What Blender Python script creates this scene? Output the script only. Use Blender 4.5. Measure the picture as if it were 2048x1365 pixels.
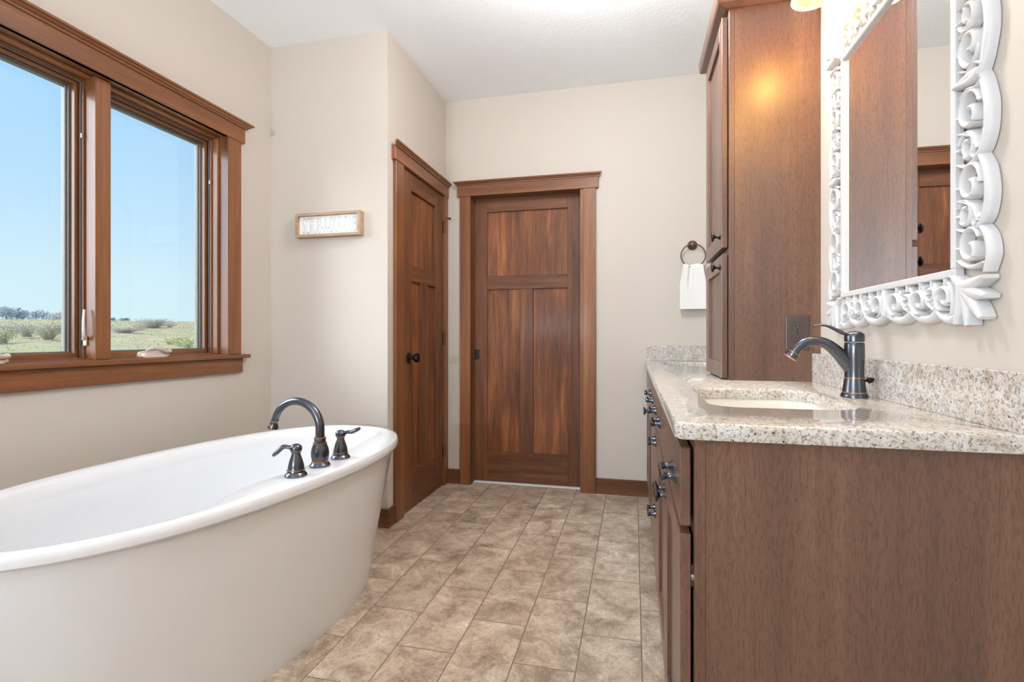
import bpy, bmesh, math, random
from mathutils import Vector, Matrix
random.seed(7)
SC = bpy.context.scene
COL = SC.collection
for o in list(bpy.data.objects): bpy.data.objects.remove(o)

# ------------------------------------------------------------------ camera
YAW = 0.23445
F_PX, CY_PX, CAM_H = 1018.5, 674.1, 1.02
cd = bpy.data.cameras.new('camera'); cam = bpy.data.objects.new('camera', cd); COL.objects.link(cam)
cam.location = (0, 0, CAM_H); cam.rotation_euler = (math.pi/2, 0, YAW)
cd.sensor_fit = 'HORIZONTAL'; cd.sensor_width = 36; cd.lens = F_PX/2048*36
cd.shift_y = (CY_PX-682.5)/2048; cd.clip_start = 0.02; cd.clip_end = 2000
SC.camera = cam
# ------------------------------------------------------------------ view, world, lights
SC.view_settings.view_transform = 'Standard'; SC.view_settings.look = 'None'
SC.view_settings.gamma = 1; SC.view_settings.use_curve_mapping = False
SC.view_settings.exposure = 0.30
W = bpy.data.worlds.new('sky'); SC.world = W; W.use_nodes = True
nt = W.node_tree; nt.nodes.clear()
_o = nt.nodes.new('ShaderNodeOutputWorld'); _b = nt.nodes.new('ShaderNodeBackground')
_g = nt.nodes.new('ShaderNodeTexCoord'); _s = nt.nodes.new('ShaderNodeSeparateXYZ'); _r = nt.nodes.new('ShaderNodeValToRGB')
nt.links.new(_g.outputs['Generated'], _s.inputs[0]); nt.links.new(_s.outputs['Z'], _r.inputs[0])
nt.links.new(_b.outputs[0], _o.inputs[0])
_e = _r.color_ramp.elements
_e[0].position = 0.0; _e[0].color = (0.60, 0.76, 0.83, 1)
_e[1].position = 0.75; _e[1].color = (0.12, 0.30, 0.66, 1)
_x = _e.new(0.08); _x.color = (0.575, 0.755, 0.84, 1)
_x = _e.new(0.20); _x.color = (0.46, 0.675, 0.86, 1)
_x = _e.new(0.36); _x.color = (0.355, 0.60, 0.87, 1)
# bright sky lobe added out of view to light the window reveals and room
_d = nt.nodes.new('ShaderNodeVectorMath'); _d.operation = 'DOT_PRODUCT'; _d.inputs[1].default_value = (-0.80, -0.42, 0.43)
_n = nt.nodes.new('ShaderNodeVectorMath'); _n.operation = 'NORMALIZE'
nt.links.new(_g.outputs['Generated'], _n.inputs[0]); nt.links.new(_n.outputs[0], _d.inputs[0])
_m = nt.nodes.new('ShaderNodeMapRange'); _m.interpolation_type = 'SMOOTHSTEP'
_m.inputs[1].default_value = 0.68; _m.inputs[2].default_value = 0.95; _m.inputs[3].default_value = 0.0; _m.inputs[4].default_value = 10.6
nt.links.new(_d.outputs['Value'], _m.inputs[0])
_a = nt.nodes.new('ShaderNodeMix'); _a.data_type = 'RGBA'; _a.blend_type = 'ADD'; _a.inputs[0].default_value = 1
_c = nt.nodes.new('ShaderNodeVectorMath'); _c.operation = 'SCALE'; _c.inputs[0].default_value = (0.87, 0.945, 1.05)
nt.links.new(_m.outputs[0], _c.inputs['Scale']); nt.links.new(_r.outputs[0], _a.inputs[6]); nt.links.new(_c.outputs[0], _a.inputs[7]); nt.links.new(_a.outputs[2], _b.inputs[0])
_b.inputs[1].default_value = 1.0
def lamp(name, kind, loc, energy, color=(1, 1, 1), rot=(0, 0, 0), **kw):
    d = bpy.data.lights.new(name, kind); d.energy = energy; d.color = color
    for k, v in kw.items(): setattr(d, k, v)
    o = bpy.data.objects.new(name, d); COL.objects.link(o); o.location = loc; o.rotation_euler = rot
    return o
lamp('sun', 'SUN', (30, -20, 40), 1.0, (1, 0.95, 0.86), (math.radians(38), 0, math.radians(60)), angle=0.01)
# unseen fill lights added at the made-up window behind the camera
lamp('rear_fill', 'AREA', (-1.4, -1.93, 1.65), 8, (.92, .965, 1.0), (math.radians(90), 0, 0), shape='RECTANGLE', size=.85, size_y=1.15)
lamp('rear_up_fill', 'AREA', (-1.4, -1.9, 1.2), 85, (.86, .95, 1.05), (math.radians(152), 0, 0), shape='RECTANGLE', size=.85, size_y=.3)  # added fill aimed upward to brighten the ceiling
lamp('ceiling_fill', 'POINT', (-0.10, 1.80, 2.38), 52, (.97, .99, 1.03), shadow_soft_size=.11)  # fill added inside the unseen bowl to lift far ceiling and walls

# ------------------------------------------------------------------ helpers
def srgb(r, g, b):
    f = lambda c: (c/255/12.92) if c/255 <= .04045 else ((c/255+.055)/1.055)**2.4
    return (f(r), f(g), f(b), 1)
def ss(a, b, x):
    t = max(0.0, min(1.0, (x-a)/(b-a))); return t*t*(3-2*t)
def thing(name, label, cat, loc=(0, 0, 0), group=None, kind=None):
    o = bpy.data.objects.new(name, None); COL.objects.link(o); o.location = loc
    o.empty_display_size = 0.05; tag(o, label, cat, group, kind); return o
def tag(o, label, cat=None, group=None, kind=None):
    o['label'] = label
    if cat: o['category'] = cat
    if group: o['group'] = group
    if kind: o['kind'] = kind
    return o
def obj(name, bm, mats, parent=None, smooth=False, origin=None):
    """mesh is given in world coordinates; it is stored relative to its top thing"""
    root = parent; off = Vector((0, 0, 0))
    while root is not None: off = off + Vector(root.location); root = root.parent
    if parent is None and origin is not None: off = Vector(origin)
    if off.length > 0: bmesh.ops.translate(bm, verts=bm.verts, vec=-off)
    bmesh.ops.recalc_face_normals(bm, faces=bm.faces)
    me = bpy.data.meshes.new(name); bm.to_mesh(me); bm.free()
    if not isinstance(mats, (list, tuple)): mats = [mats]
    for m in mats: me.materials.append(m)
    if smooth:
        for p in me.polygons: p.use_smooth = True
        try: me.set_sharp_from_angle(angle=math.radians(38))
        except Exception: pass
    o = bpy.data.objects.new(name, me); COL.objects.link(o)
    if parent is not None: o.parent = parent
    elif origin is not None: o.location = origin
    return o
def dup(root, dx, label=None):
    r = root.copy(); COL.objects.link(r); r.location = Vector(root.location)+Vector(dx)
    if label: r['label'] = label
    for ch in list(root.children):
        c = ch.copy(); COL.objects.link(c); c.parent = r
        for g in list(ch.children):
            q = g.copy(); COL.objects.link(q); q.parent = c
    return r
def BM(): return bmesh.new()
def box(bm, x0, x1, y0, y1, z0, z1, bev=0.0, mi=0, seg=1):
    v = [bm.verts.new((x, y, z)) for x in (x0, x1) for y in (y0, y1) for z in (z0, z1)]
    fs = [bm.faces.new([v[i] for i in q]) for q in ((0, 1, 3, 2), (4, 6, 7, 5), (0, 4, 5, 1), (2, 3, 7, 6), (0, 2, 6, 4), (1, 5, 7, 3))]
    for f in fs: f.material_index = mi
    if bev > 0:
        es = set(e for f in fs for e in f.edges)
        r = bmesh.ops.bevel(bm, geom=list(es), offset=bev, segments=seg, profile=.5, affect='EDGES')
        for f in r['faces']: f.material_index = mi
    return bm
def ring_loft(bm, rings, cap0=False, cap1=False, closed=True, mi=0):
    vs = [[bm.verts.new(p) for p in r] for r in rings]
    n = len(vs[0])
    for a, b in zip(vs, vs[1:]):
        for i in range(n if closed else n-1):
            j = (i+1) % n
            try:
                f = bm.faces.new((a[i], a[j], b[j], b[i])); f.material_index = mi
            except ValueError: pass
    if cap0: bm.faces.new(vs[0]).material_index = mi
    if cap1: bm.faces.new(vs[-1]).material_index = mi
    return vs
def basis(axis):
    z = Vector(axis).normalized(); x = z.orthogonal().normalized(); y = z.cross(x); return x, y, z
def lathe(bm, c, prof, axis=(0, 0, 1), n=28, cap=True, mi=0, sq=1.0):
    x, y, z = basis(axis); c = Vector(c)
    rings = [[c + z*h + (x*math.cos(2*math.pi*i/n) + y*sq*math.sin(2*math.pi*i/n))*max(r, 1e-4) for i in range(n)] for r, h in prof]
    return ring_loft(bm, rings, cap, cap, mi=mi)
def tube(bm, pts, rad, n=14, cap=True, mi=0, flat=None):
    pts = [Vector(p) for p in pts]
    if not isinstance(rad, (list, tuple)): rad = [rad]*len(pts)
    t0 = (pts[1]-pts[0]).normalized(); u = t0.orthogonal().normalized() if flat is None else Vector(flat)
    rings = []
    for k, p in enumerate(pts):
        t = (pts[min(k+1, len(pts)-1)]-pts[max(k-1, 0)]).normalized()
        u = (u - t*u.dot(t)).normalized(); w = t.cross(u)
        r = rad[k]; ru, rw = (r if isinstance(r, tuple) else (r, r))
        rings.append([p + u*ru*math.cos(2*math.pi*i/n) + w*rw*math.sin(2*math.pi*i/n) for i in range(n)])
    return ring_loft(bm, rings, cap, cap, mi=mi)
def arc_pts(f, a, b, n): return [f(a+(b-a)*i/n) for i in range(n+1)]
def smooth_path(ctrl, per=8):
    P = [Vector(p) for p in ctrl]; P = [P[0]*2-P[1]] + P + [P[-1]*2-P[-2]]; out = []
    for i in range(1, len(P)-2):
        for k in range(per):
            t = k/per; a, b, c, d = P[i-1:i+3]
            out.append(.5*((2*b)+(c-a)*t+(2*a-5*b+4*c-d)*t*t+(3*b-a-3*c+d)*t**3))
    out.append(P[-2]); return out
def interp(vals, n):
    out = []
    for i in range(n):
        t = i/(n-1)*(len(vals)-1); k = min(int(t), len(vals)-2); out.append(vals[k]+(vals[k+1]-vals[k])*(t-k))
    return out

# ------------------------------------------------------------------ materials
def newmat(name):
    m = bpy.data.materials.new(name); m.use_nodes = True; t = m.node_tree
    return m, t, t.nodes['Principled BSDF']
def N(t, kind, **kw):
    n = t.nodes.new(kind)
    for k, v in kw.items():
        if k.startswith('i_'): n.inputs[k[2:].replace('_', ' ')].default_value = v
        else: setattr(n, k, v)
    return n
def ramp(t, src, stops, interp_='LINEAR'):
    r = t.nodes.new('ShaderNodeValToRGB'); e = r.color_ramp.elements; r.color_ramp.interpolation = interp_
    e[0].position, e[0].color = stops[0]; e[1].position, e[1].color = stops[-1]
    for p, c in stops[1:-1]: e.new(p).color = c
    t.links.new(src, r.inputs[0]); return r.outputs[0]
def mix(t, a, b, fac, mode='MIX'):
    n = t.nodes.new('ShaderNodeMix'); n.data_type = 'RGBA'; n.blend_type = mode
    for s, v in ((n.inputs[0], fac), (n.inputs[6], a), (n.inputs[7], b)):
        if hasattr(v, 'is_linked'): t.links.new(v, s)
        else: s.default_value = v
    return n.outputs[2]
def bump(t, b, src, dist, strength=1.0):
    n = N(t, 'ShaderNodeBump'); n.inputs['Distance'].default_value = dist; n.inputs['Strength'].default_value = strength
    t.links.new(src, n.inputs['Height']); t.links.new(n.outputs[0], b.inputs['Normal'])
def plain(name, col, rough=.5, metal=0.0, coat=0.0, spec=.5):
    m, t, b = newmat(name); b.inputs['Base Color'].default_value = col; b.inputs['Roughness'].default_value = rough
    b.inputs['Metallic'].default_value = metal; b.inputs['Coat Weight'].default_value = coat
    b.inputs['Coat Roughness'].default_value = .08; b.inputs['Specular IOR Level'].default_value = spec
    ns = N(t, 'ShaderNodeTexNoise', i_Scale=35.0, i_Detail=2.0)
    mr = N(t, 'ShaderNodeMapRange'); mr.inputs[3].default_value = max(0, rough-.012); mr.inputs[4].default_value = rough+.012
    t.links.new(ns.outputs[0], mr.inputs[0]); t.links.new(mr.outputs[0], b.inputs['Roughness'])
    return m
def wood(name, axis, dark, mid, light, across=9.0, along=.55, pore=.5, rough=.34, coat=.25, streak=.5, crough=.16, spec=.3):
    m, t, b = newmat(name); L = t.links
    tc = N(t, 'ShaderNodeTexCoord'); oi = N(t, 'ShaderNodeObjectInfo')
    cx = N(t, 'ShaderNodeCombineXYZ')
    for k, f in enumerate((3.1, 7.7, 5.3)):
        mu = N(t, 'ShaderNodeMath', operation='MULTIPLY'); mu.inputs[1].default_value = f; L.new(oi.outputs['Random'], mu.inputs[0]); L.new(mu.outputs[0], cx.inputs[k])
    add = N(t, 'ShaderNodeVectorMath', operation='ADD'); L.new(tc.outputs['Object'], add.inputs[0]); L.new(cx.outputs[0], add.inputs[1])
    def mapped(a, l):
        mp = N(t, 'ShaderNodeMapping'); s = [a, a, a]; s['XYZ'.index(axis)] = l
        mp.inputs['Scale'].default_value = s; L.new(add.outputs[0], mp.inputs[0]); return mp.outputs[0]
    n1 = N(t, 'ShaderNodeTexNoise', i_Scale=1.0, i_Detail=5.0, i_Roughness=.6, i_Distortion=.6); L.new(mapped(across, along), n1.inputs['Vector'])
    n2 = N(t, 'ShaderNodeTexNoise', i_Scale=1.0, i_Detail=4.0, i_Roughness=.65, i_Distortion=.3); L.new(mapped(across*14, along*7), n2.inputs['Vector'])
    n3 = N(t, 'ShaderNodeTexNoise', i_Scale=1.0, i_Detail=2.0); L.new(mapped(2.2, 1.0), n3.inputs['Vector'])
    n4 = N(t, 'ShaderNodeTexNoise', i_Scale=1.0, i_Detail=2.0, i_Roughness=.5); L.new(mapped(across*60, along*170), n4.inputs['Vector'])
    c = ramp(t, n1.outputs[0], [(.28, dark), (.5, mid), (.72, light)])
    c = mix(t, c, ramp(t, n3.outputs[0], [(.3, dark), (.7, light)]), .25)
    s2 = ramp(t, n2.outputs[0], [(.30, (.42, .38, .38, 1)), (.62, (1, 1, 1, 1))])
    c = mix(t, c, s2, streak, 'MULTIPLY')
    s4 = ramp(t, n4.outputs[0], [(.38, (.35, .32, .32, 1)), (.5, (1, 1, 1, 1))])
    c = mix(t, c, s4, pore, 'MULTIPLY')
    L.new(c, b.inputs['Base Color']); b.inputs['Roughness'].default_value = rough
    b.inputs['Coat Weight'].default_value = coat; b.inputs['Coat Roughness'].default_value = crough; b.inputs['Specular IOR Level'].default_value = spec
    bump(t, b, n4.outputs[0], .0004, .35)
    return m
TRIM = (srgb(94, 57, 34), srgb(129, 81, 49), srgb(160, 106, 66))
DOOR = (srgb(74, 46, 30), srgb(113, 72, 47), srgb(150, 99, 65))
CAB = (srgb(80, 56, 45), srgb(107, 76, 60), srgb(134, 97, 75))
M = {}
for ax in 'XYZ':
    M['trim'+ax] = wood('trim_wood_'+ax, ax, *TRIM, across=12, along=.7, pore=.2, streak=.40, coat=.25, rough=.4)
    M['door'+ax] = wood('door_wood_'+ax, ax, *DOOR, across=13, along=.9, pore=.3, streak=.6, coat=.04, rough=.5)
    M['cab'+ax] = wood('cabinet_wood_'+ax, ax, *CAB, across=7, along=.35, pore=.45, streak=.30, coat=.6, rough=.42, crough=.32, spec=.5)
M['panel'] = wood('door_panel_wood', 'Z', srgb(70, 40, 25), srgb(124, 76, 48), srgb(186, 120, 72), across=15, along=1.3, pore=.25, streak=.7, coat=.04, rough=.5)
M['rustic'] = wood('weathered_wood', 'X', srgb(150, 122, 98), srgb(188, 158, 130), srgb(214, 190, 164), across=30, along=2, pore=.5, streak=.5, coat=0, rough=.7)
def paint(name, col, rough, bscale=220, bd=.0006):
    m, t, b = newmat(name); tc = N(t, 'ShaderNodeTexCoord')
    n = N(t, 'ShaderNodeTexNoise', i_Scale=float(bscale), i_Detail=3.0); t.links.new(tc.outputs['Object'], n.inputs['Vector'])
    b.inputs['Base Color'].default_value = col; b.inputs['Roughness'].default_value = rough; b.inputs['Specular IOR Level'].default_value = .3
    bump(t, b, n.outputs[0], bd, .3); return m
M['wall'] = paint('beige_wall_paint', (.565, .51, .447, 1), .6)
M['ceil'] = paint('white_ceiling_texture', (.90, .925, .94, 1), .9, 60, .004)
M['white'] = plain('white_acrylic', (.785, .80, .82, 1), .16, coat=.6)
M['china'] = plain('cream_porcelain', (.84, .80, .72, 1), .12, coat=.5)
M['carve'] = plain('white_carved_paint', (.62, .62, .625, 1), .5)
M['orb'] = plain('oil_rubbed_bronze', (.105, .112, .13, 1), .24, metal=.9)
M['orbdark'] = plain('dark_bronze', (.035, .03, .028, 1), .33, metal=.85)
M['copper'] = plain('worn_copper_edge', (.55, .27, .15, 1), .28, metal=1.0)
M['bronze'] = plain('warm_bronze', (.16, .10, .07, 1), .35, metal=.85)
M['steel'] = plain('steel', (.55, .53, .5, 1), .3, metal=1.0)
M['black'] = plain('dark_gap', (.012, .010, .009, 1), .8)
M['hard'] = plain('window_hardware', (.62, .53, .47, 1), .35, metal=.25)
M['gasket'] = plain('window_gasket', (.10, .095, .085, 1), .5)
M['alu'] = plain('window_track', (.20, .20, .165, 1), .5)
M['plate'] = plain('brown_outlet_plastic', (.082, .062, .060, 1), .35)
M['platedk'] = plain('outlet_slot', (.02, .016, .015, 1), .5)
M['letter'] = plain('cut_letter_white', (.74, .74, .73, 1), .7)
M['board'] = plain('white_board', (.88, .88, .875, 1), .6)
M['strip'] = plain('white_threshold', (.82, .82, .82, 1), .4)
M['mirror'] = plain('mirror_glass', (.93, .94, .93, 1), .0, metal=1.0)
for l in list(M['mirror'].node_tree.links):
    if l.to_socket.name == 'Roughness': M['mirror'].node_tree.links.remove(l)
M['mirror'].node_tree.nodes['Principled BSDF'].inputs['Roughness'].default_value = .004
def towel_mat():
    m, t, b = newmat('white_terry'); b.inputs['Base Color'].default_value = (.86, .85, .82, 1); b.inputs['Roughness'].default_value = 1
    n = N(t, 'ShaderNodeTexNoise', i_Scale=420.0, i_Detail=2.0); tc = N(t, 'ShaderNodeTexCoord'); t.links.new(tc.outputs['Object'], n.inputs['Vector'])
    bump(t, b, n.outputs[0], .003, .8); return m
M['towel'] = towel_mat()
def glass_mat():
    m, t, b = newmat('window_pane'); t.nodes.remove(b); out = t.nodes['Material Output']
    tr = N(t, 'ShaderNodeBsdfTransparent'); gl = N(t, 'ShaderNodeBsdfGlossy'); gl.inputs['Roughness'].default_value = .01
    fr = N(t, 'ShaderNodeFresnel'); fr.inputs['IOR'].default_value = 1.25; mx = N(t, 'ShaderNodeMixShader')
    tr.inputs[0].default_value = (.97, .985, .98, 1)
    t.links.new(fr.outputs[0], mx.inputs[0]); t.links.new(tr.outputs[0], mx.inputs[1]); t.links.new(gl.outputs[0], mx.inputs[2]); t.links.new(mx.outputs[0], out.inputs[0])
    return m
M['glass'] = glass_mat()
def granite():
    m, t, b = newmat('speckled_granite'); L = t.links; tc = N(t, 'ShaderNodeTexCoord'); P = tc.outputs['Object']
    def noise(s, d=3.0, r=.6, dist=0.0):
        n = N(t, 'ShaderNodeTexNoise', i_Scale=s, i_Detail=d, i_Roughness=r, i_Distortion=dist); L.new(P, n.inputs['Vector']); return n.outputs[0]
    W_ = (1, 1, 1, 1); K = (0, 0, 0, 1)
    c = ramp(t, noise(34, 4), [(.3, srgb(184, 176, 163)), (.5, srgb(204, 200, 193)), (.7, srgb(214, 213, 212))])
    c = mix(t, c, srgb(166, 146, 124), ramp(t, noise(120, 4, .65, .5), [(.49, K), (.65, W_)]))
    c = mix(t, c, srgb(140, 135, 130), ramp(t, noise(170, 3), [(.55, K), (.64, W_)]))
    c = mix(t, c, srgb(128, 104, 84), ramp(t, noise(210, 3, .6, .8), [(.63, K), (.69, W_)]))
    c = mix(t, c, srgb(58, 52, 48), ramp(t, noise(240, 2, .5, .6), [(.665, K), (.70, W_)]))
    c = mix(t, c, srgb(38, 34, 34), ramp(t, noise(60, 3, .6, 1.2), [(.69, K), (.72, W_)]))
    L.new(c, b.inputs['Base Color']); b.inputs['Roughness'].default_value = .09
    b.inputs['Coat Weight'].default_value = .35; b.inputs['Coat Roughness'].default_value = .04
    return m
M['granite'] = granite()
TILE_W, TILE_L = .1965, .412
def tile():
    m, t, b = newmat('slate_look_tile'); L = t.links; tc = N(t, 'ShaderNodeTexCoord'); sp = N(t, 'ShaderNodeSeparateXYZ'); L.new(tc.outputs['Object'], sp.inputs[0])
    cb = N(t, 'ShaderNodeCombineXYZ')
    for ch, k, off in (('Y', 0, -1.756+TILE_L*20), ('X', 1, -.025+TILE_W*20)):
        a = N(t, 'ShaderNodeMath', operation='ADD'); a.inputs[1].default_value = off; L.new(sp.outputs[ch], a.inputs[0]); L.new(a.outputs[0], cb.inputs[k])
    br = N(t, 'ShaderNodeTexBrick', offset=.5, offset_frequency=2, squash=1.0)
    br.inputs['Color1'].default_value = (0, 0, 0, 1); br.inputs['Color2'].default_value = (1, 1, 1, 1); br.inputs['Mortar'].default_value = (.5, .5, .5, 1)
    br.inputs['Scale'].default_value = 1; br.inputs['Mortar Size'].default_value = .0022; br.inputs['Mortar Smooth'].default_value = .15
    br.inputs['Brick Width'].default_value = TILE_L; br.inputs['Row Height'].default_value = TILE_W
    L.new(cb.outputs[0], br.inputs['Vector'])
    sc = N(t, 'ShaderNodeVectorMath', operation='SCALE'); sc.inputs['Scale'].default_value = 9.0; L.new(br.outputs['Color'], sc.inputs[0])
    ad = N(t, 'ShaderNodeVectorMath', operation='ADD'); L.new(tc.outputs['Object'], ad.inputs[0]); L.new(sc.outputs[0], ad.inputs[1])
    def noise(s, d=5.0, r=.62, dist=0.0):
        n = N(t, 'ShaderNodeTexNoise', i_Scale=s, i_Detail=d, i_Roughness=r, i_Distortion=dist); L.new(ad.outputs[0], n.inputs['Vector']); return n.outputs[0]
    c = ramp(t, noise(8, 9, .74, .5), [(.32, srgb(136, 116, 98)), (.45, srgb(176, 157, 137)), (.55, srgb(202, 184, 163)), (.68, srgb(232, 217, 198))])
    c = mix(t, c, srgb(224, 213, 196), ramp(t, noise(17, 9, .75, .9), [(.58, (0, 0, 0, 1)), (.72, (.75, .75, .75, 1))]))
    v = ramp(t, noise(10, 7, .62, 2.0), [(.470, (1, 1, 1, 1)), (.492, (.60, .56, .51, 1)), (.506, (1, 1, 1, 1))])
    c = mix(t, c, v, .75, 'MULTIPLY')
    c = mix(t, c, ramp(t, noise(95, 5), [(.3, (.74, .72, .70, 1)), (.65, (1.0, 1.0, 1.0, 1))]), .8, 'MULTIPLY')
    c = mix(t, c, ramp(t, br.outputs['Color'], [(0, (.86, .85, .84, 1)), (1, (1.06, 1.06, 1.06, 1))]), .7, 'MULTIPLY')
    c = mix(t, c, srgb(122, 106, 90), br.outputs['Fac'])
    L.new(c, b.inputs['Base Color']); b.inputs['Roughness'].default_value = .42; b.inputs['Specular IOR Level'].default_value = .4
    inv = N(t, 'ShaderNodeMath', operation='SUBTRACT'); inv.inputs[0].default_value = 1; L.new(br.outputs['Fac'], inv.inputs[1])
    h = N(t, 'ShaderNodeMath', operation='MULTIPLY_ADD'); h.inputs[1].default_value = .25; L.new(noise(30, 4), h.inputs[0]); L.new(inv.outputs[0], h.inputs[2])
    bump(t, b, h.outputs[0], .0016, .6); return m
M['tile'] = tile()
def shade_mat():
    m, t, b = newmat('alabaster_glass'); t.nodes.remove(b); out = t.nodes['Material Output']; L = t.links
    tc = N(t, 'ShaderNodeTexCoord'); n = N(t, 'ShaderNodeTexNoise', i_Scale=22.0, i_Detail=4.0, i_Distortion=1.5); L.new(tc.outputs['Object'], n.inputs['Vector'])
    col = ramp(t, n.outputs[0], [(.35, (.80, .52, .26, 1)), (.6, (.95, .88, .70, 1))])
    tl = N(t, 'ShaderNodeBsdfTranslucent'); L.new(col, tl.inputs[0]); tp = N(t, 'ShaderNodeBsdfTransparent'); tp.inputs[0].default_value = (1, .86, .66, 1)
    em = N(t, 'ShaderNodeEmission'); L.new(col, em.inputs[0]); em.inputs[1].default_value = .4
    mx = N(t, 'ShaderNodeMixShader'); mx.inputs[0].default_value = .35; L.new(tl.outputs[0], mx.inputs[1]); L.new(tp.outputs[0], mx.inputs[2])
    ad = N(t, 'ShaderNodeAddShader'); L.new(mx.outputs[0], ad.inputs[0]); L.new(em.outputs[0], ad.inputs[1]); L.new(ad.outputs[0], out.inputs[0]); return m
M['shade'] = shade_mat()
def bowl_mat():
    m, t, b = newmat('frosted_bowl_glass'); t.nodes.remove(b); out = t.nodes['Material Output']; L = t.links
    n = N(t, 'ShaderNodeTexNoise', i_Scale=14.0, i_Detail=3.0); col = ramp(t, n.outputs[0], [(.35, (.85, .83, .80, 1)), (.65, (.96, .95, .93, 1))])
    tl = N(t, 'ShaderNodeBsdfTranslucent'); L.new(col, tl.inputs[0]); tp = N(t, 'ShaderNodeBsdfTransparent'); mx = N(t, 'ShaderNodeMixShader'); mx.inputs[0].default_value = .6
    L.new(tl.outputs[0], mx.inputs[1]); L.new(tp.outputs[0], mx.inputs[2]); L.new(mx.outputs[0], out.inputs[0]); return m
M['bowl'] = bowl_mat()
def glow(name, col, s):
    m, t, b = newmat(name); b.inputs['Emission Color'].default_value = col; b.inputs['Emission Strength'].default_value = s; b.inputs['Base Color'].default_value = (.8, .8, .8, 1); return m
M['bulb'] = glow('bulb_glow', (1, .75, .45, 1), 6.0)
def grass_mat():
    m, t, b = newmat('prairie_grass'); L = t.links; tc = N(t, 'ShaderNodeTexCoord')
    n = N(t, 'ShaderNodeTexNoise', i_Scale=.35, i_Detail=8.0, i_Roughness=.75); L.new(tc.outputs['Object'], n.inputs['Vector'])
    n2 = N(t, 'ShaderNodeTexNoise', i_Scale=.045, i_Detail=3.0); L.new(tc.outputs['Object'], n2.inputs['Vector'])
    c = ramp(t, n.outputs[0], [(.32, srgb(122, 112, 84)), (.5, srgb(146, 136, 104)), (.68, srgb(164, 156, 126))])
    c = mix(t, c, srgb(140, 138, 100), ramp(t, n2.outputs[0], [(.45, (0, 0, 0, 1)), (.65, (.7, .7, .7, 1))]))
    L.new(c, b.inputs['Base Color']); b.inputs['Roughness'].default_value = 1; b.inputs['Specular IOR Level'].default_value = .1; return m
M['grass'] = grass_mat()
M['drygrass'] = plain('dry_grass_blades', (.50, .47, .31, 1), .95)
M['twig'] = plain('grey_twigs', srgb(186, 176, 168), .9)
M['bark'] = plain('grey_bark', srgb(112, 108, 106), .9)
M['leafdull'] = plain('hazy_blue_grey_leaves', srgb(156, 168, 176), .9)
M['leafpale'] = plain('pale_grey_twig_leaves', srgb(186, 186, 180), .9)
M['leafgreen'] = plain('young_yellow_green_leaves', srgb(176, 180, 112), .9)
M['leafdark'] = plain('dark_green_leaves', srgb(92, 104, 92), .9)

# ------------------------------------------------------------------ room shell
XL, XR, YB, YR, ZC = -2.005, .605, 3.36, -2.0, 2.662
XJ, YS = -1.28, 2.494
def struct(name, bm, mats, label, cat, smooth=False):
    o = obj(name, bm, mats, None, smooth); tag(o, label, cat, None, 'structure'); return o
def wall_hole(bm, ax, p0, p1, a0, a1, z0, z1, holes):
    """wall slab between p0..p1 on axis ax, running a0..a1, with rectangular holes (h0,h1,hz0,hz1)"""
    def b(s0, s1, q0, q1):
        if s1-s0 < 1e-4 or q1-q0 < 1e-4: return
        if ax == 'X': box(bm, p0, p1, s0, s1, q0, q1)
        else: box(bm, s0, s1, p0, p1, q0, q1)
    c = a0
    for h0, h1, hz0, hz1 in sorted(holes):
        b(c, h0, z0, z1); b(h0, h1, z0, hz0); b(h0, h1, hz1, z1); c = h1
    b(c, a1, z0, z1)
bm = BM(); box(bm, XL-.2, XR+.2, YR-.2, YB+.35, -.12, 0); struct('floor', bm, M['tile'], 'slate look brown tile floor laid in offset rows', 'floor')
bm = BM(); box(bm, XL-.5, XR+.5, YR-.5, YB+.6, ZC, ZC+.2); struct('ceiling', bm, M['ceil'], 'white textured ceiling of the bathroom', 'ceiling')
bm = BM(); wall_hole(bm, 'X', XL-.16, XL, YR-.2, YB+.3, 0, ZC, [(.966, 2.170, .925, 2.036)]); struct('wall_left', bm, M['wall'], 'beige window wall behind the bathtub', 'wall')
bm = BM(); wall_hole(bm, 'Y', YB, YB+.14, XL, XR+.2, 0, ZC, [(-1.106, -.334, 0, 2.003)]); struct('wall_back', bm, M['wall'], 'beige far wall with the pocket door', 'wall')
bm = BM(); box(bm, XR, XR+.15, YR-.2, YB, 0, ZC); struct('wall_right', bm, M['wall'], 'beige wall behind the vanity and carved mirror', 'wall')
bm = BM(); wall_hole(bm, 'Y', YR-.14, YR, XL, XR, 0, ZC, [(-1.9, -.9, 1.0, 2.3)]); struct('wall_rear', bm, M['wall'], 'beige wall behind the camera', 'wall')
bm = BM(); box(bm, XL, XJ, YS, YS+.10, 0, ZC); struct('wall_alcove', bm, M['wall'], 'narrow beige wall carrying the framed sign', 'wall')
bm = BM(); wall_hole(bm, 'X', XJ-.10, XJ, YS+.10, YB, 0, ZC, [(2.672, 3.297, 0, 2.004)]); struct('wall_closet', bm, M['wall'], 'beige side wall with the narrow closet door', 'wall')
# baseboards
def bb(name, label, *b):
    bm = BM(); box(bm, *b, bev=.003); return struct(name, bm, M['doorX'] if abs(b[1]-b[0]) > abs(b[3]-b[2]) else M['doorY'], label, 'baseboard')
bb('baseboard_back', 'brown baseboard on the far wall between pocket door and vanity', -.239, .10, YB-.014, YB, 0, .101)
bb('baseboard_corner', 'short brown baseboard between closet door and pocket door', -1.262, -1.168, YB-.014, YB, 0, .101)
bb('baseboard_alcove', 'brown baseboard under the framed sign behind the bathtub', XL+.014, XJ+.016, YS-.014, YS, 0, .101)
bb('baseboard_closet', 'short brown baseboard left of the closet door', XJ, XJ+.016, YS, 2.558, 0, .101)
bb('baseboard_left', 'brown baseboard under the window behind the bathtub', XL, XL+.014, YR, YS, 0, .101)

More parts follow.
